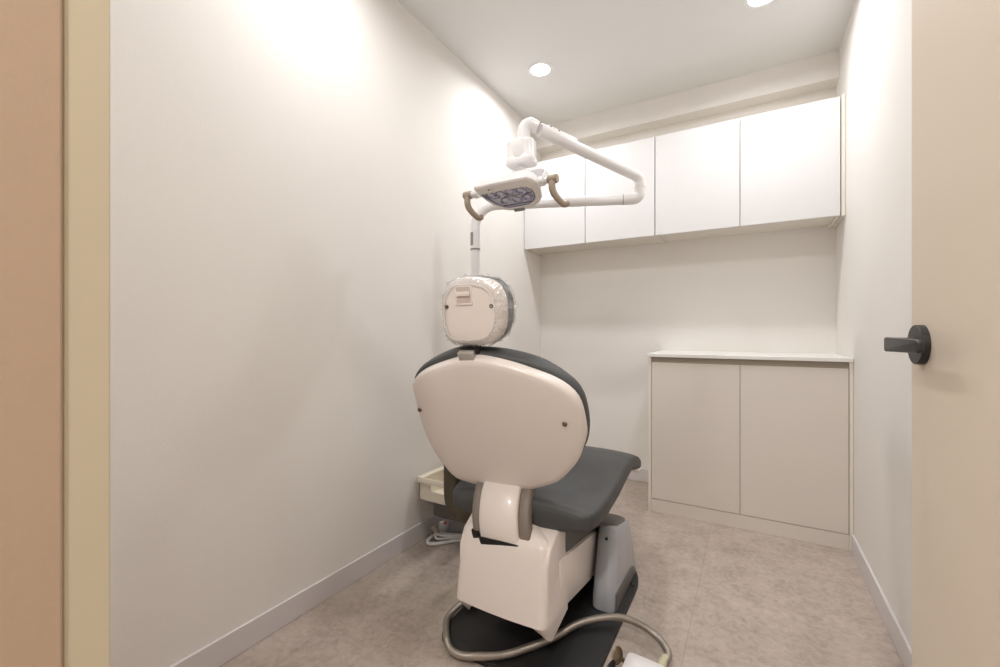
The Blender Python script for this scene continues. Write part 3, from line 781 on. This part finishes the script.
bm = bmesh.new()
def rimring(g, z): return [V3((x, y, z)) for x, y in rrect(bx1 - bx0 + 2 * g, by1 - by0 + 2 * g, 0.008, 4, (bx0 + bx1) / 2, (by0 + by1) / 2)]
vs_ = [rimring(0.0, bz1 - 0.016), rimring(0.004, bz1 - 0.015), rimring(0.004, bz1 + 0.006), rimring(0.002, bz1 + 0.009), rimring(-0.001, bz1 + 0.009), rimring(-0.003, bz1 + 0.003), rimring(-0.012, bz1 + 0.002), rimring(-0.014, bz1 - 0.004), rimring(-0.006, bz1 - 0.016)]
loft(bm, vs_ + [vs_[0]], False, False); bmesh.ops.remove_doubles(bm, verts=bm.verts, dist=1e-6)
obj('rim', bm, 'basket', e, True)

cab = empty('power_cable', (-1.2, 1.57, 0), 'pale grey cable coiled on the floor by the left wall', 'cable')
bm = bmesh.new()
cp = crom([(-1.10, 1.635, 0.010), (-1.16, 1.605, 0.010), (-1.205, 1.555, 0.009), (-1.235, 1.525, 0.009), (-1.262, 1.520, 0.009), (-1.280, 1.545, 0.010), (-1.278, 1.585, 0.014), (-1.255, 1.605, 0.020), (-1.215, 1.60, 0.026), (-1.16, 1.622, 0.026), (-1.11, 1.642, 0.022)], 8)
tube(bm, cp, 0.0082, 12); obj('cord', bm, 'cable', cab, True)
bm = bmesh.new()
tube(bm, crom([(-1.265, 1.575, 0.022), (-1.245, 1.565, 0.035), (-1.21, 1.58, 0.03), (-1.15, 1.63, 0.026)], 6), 0.0065, 10)
tube(bm, crom([(-1.262, 1.57, 0.03), (-1.235, 1.55, 0.022), (-1.19, 1.585, 0.022), (-1.12, 1.64, 0.02)], 6), 0.005, 10)
obj('thin_cord', bm, 'cable', cab, True)
bm = bmesh.new(); m = axis_frame((-1.248, 1.572, 0.036), (-0.85, 0.25, 0.30))
lathe(bm, [(0.0005, 0), (0.011, 0), (0.012, 0.006), (0.012, 0.018), (0.009, 0.022), (0.009, 0.034), (0.011, 0.036), (0.011, 0.042), (0.0005, 0.042)], m, 8)
obj('connector', bm, 'steel', cab, True)
e = empty('round_cap', (-1.288, 1.665, 0), 'small white round cap with an orange tip, behind the coiled cable', 'cap')
bm = bmesh.new(); m = Matrix.Translation((-1.283, 1.665, 0))
lathe(bm, [(0.0005, 0.0), (0.026, 0.0), (0.028, 0.005), (0.028, 0.032), (0.024, 0.040), (0.012, 0.043), (0.0005, 0.043)], m, 24); obj('body', bm, 'cable', e, True)
bm = bmesh.new(); lathe(bm, [(0.0005, 0.0), (0.007, 0.0), (0.0065, 0.010), (0.0005, 0.012)], Matrix.Translation((-1.272, 1.658, 0.041)), 14); obj('tip', bm, 'red', e, True)

# ------------------------------------------------------------------ foot control and its conduit
foot = empty('foot_control', (-0.2, 1.09, 0), 'white foot control box on the floor at the bottom edge of the photo', 'foot control')
bm = bmesh.new()
fo = fillet([(-0.297, 0.98), (-0.10, 0.98), (-0.10, 1.160), (-0.20, 1.193), (-0.291, 1.197)], [0.02, 0.02, 0.03, 0.12 * 0.4, 0.012], 5)
rings = []
for z, s in ((0.004, 0.96), (0.01, 1.02), (0.05, 1.03), (0.080, 1.01), (0.088, 0.99), (0.091, 0.96)):
    rings.append([V3((-0.2 + (x + 0.2) * s, 1.09 + (y - 1.09) * s, z)) for x, y in fo])
rings.append([V3((-0.2 + (x + 0.2) * 0.5, 1.09 + (y - 1.09) * 0.5, 0.0925)) for x, y in fo])
loft(bm, rings); obj('body', bm, 'foot', foot, True, 45)
def paddle(name, m, c, n, rw, rl):
    bm = bmesh.new(); z = V3(n).normalized(); x = V3((0, 1, 0)); x = (x - z * x.dot(z)).normalized()
    F = frame(c, x, z.cross(x), z) @ Matrix.Diagonal((rl, rw, 1, 1))
    lathe(bm, [(0.02, 0.0), (0.8, 0.002), (1.0, 0.006), (0.98, 0.009), (0.8, 0.005), (0.02, 0.003)], F, 24)
    tube(bm, [V3(c), V3((-0.285, c[1] - 0.012, 0.04))], 0.006, 8)
    obj(name, bm, m, foot, True, 50)
paddle('pedal', 'pedal', (-0.325, 1.225, 0.040), (-0.45, -0.40, 0.80), 0.018, 0.026)
paddle('pedal', 'black', (-0.332, 1.190, 0.028), (-0.6, -0.1, 0.8), 0.014, 0.022)
hp_ = [(-0.775, 1.30, 0.045), (-0.83, 1.255, 0.040), (-0.857, 1.203, 0.034), (-0.864, 1.152, 0.024), (-0.848, 1.112, 0.026), (-0.804, 1.056, 0.029), (-0.789, 1.041, 0.026), (-0.770, 1.031, 0.021), (-0.748, 1.030, 0.017), (-0.722, 1.031, 0.020), (-0.684, 1.037, 0.029), (-0.618, 1.078, 0.031), (-0.571, 1.133, 0.033),
       (-0.528, 1.192, 0.036), (-0.505, 1.229, 0.04), (-0.471, 1.294, 0.045), (-0.418, 1.346, 0.05), (-0.360, 1.384, 0.05), (-0.298, 1.386, 0.046), (-0.245, 1.362, 0.042), (-0.211, 1.322, 0.040), (-0.204, 1.290, 0.041), (-0.210, 1.262, 0.042)]
bm = bmesh.new(); tube(bm, crom(hp_, 8), 0.0108, 16, True)
obj('conduit_hose', bm, 'hose', foot, True, 60)
bm = bmesh.new(); tube(bm, [(-0.208, 1.284, 0.042), (-0.212, 1.268, 0.043), (-0.216, 1.235, 0.044), (-0.22, 1.19, 0.044)], [0.0122, 0.0125, 0.011, 0.011], 16)
obj('hose_connector', bm, 'yellowish', foot, True)

# ------------------------------------------------------------------ camera, world, view
cam = bpy.data.cameras.new('camera'); co_ = bpy.data.objects.new('camera', cam); COL.objects.link(co_)
cam.sensor_fit = 'HORIZONTAL'; cam.sensor_width = 36; cam.lens = 431.2461 / 1000 * 36
cam.shift_y = -(333.5 - 332.5655) / 1000; cam.clip_start = 0.01
co_.location = (0, 0, 0.96); co_.rotation_euler = (rad(90), 0, 0.5278)
scn.camera = co_
w = bpy.data.worlds.new('world'); scn.world = w; w.use_nodes = True
w.node_tree.nodes['Background'].inputs[0].default_value = (1, 0.95, 0.9, 1); w.node_tree.nodes['Background'].inputs[1].default_value = 0.05
vs = scn.view_settings; vs.view_transform = 'Standard'; vs.look = 'None'; vs.gamma = 1; vs.use_curve_mapping = False
vs.exposure = 0.14
scn.cycles.max_bounces = 14; scn.cycles.diffuse_bounces = 10; scn.cycles.glossy_bounces = 4; scn.cycles.transparent_max_bounces = 12
scn.cycles.use_denoising = True
scn.cycles.caustics_reflective = False; scn.cycles.caustics_refractive = False
scn.cycles.sample_clamp_indirect = 4.0
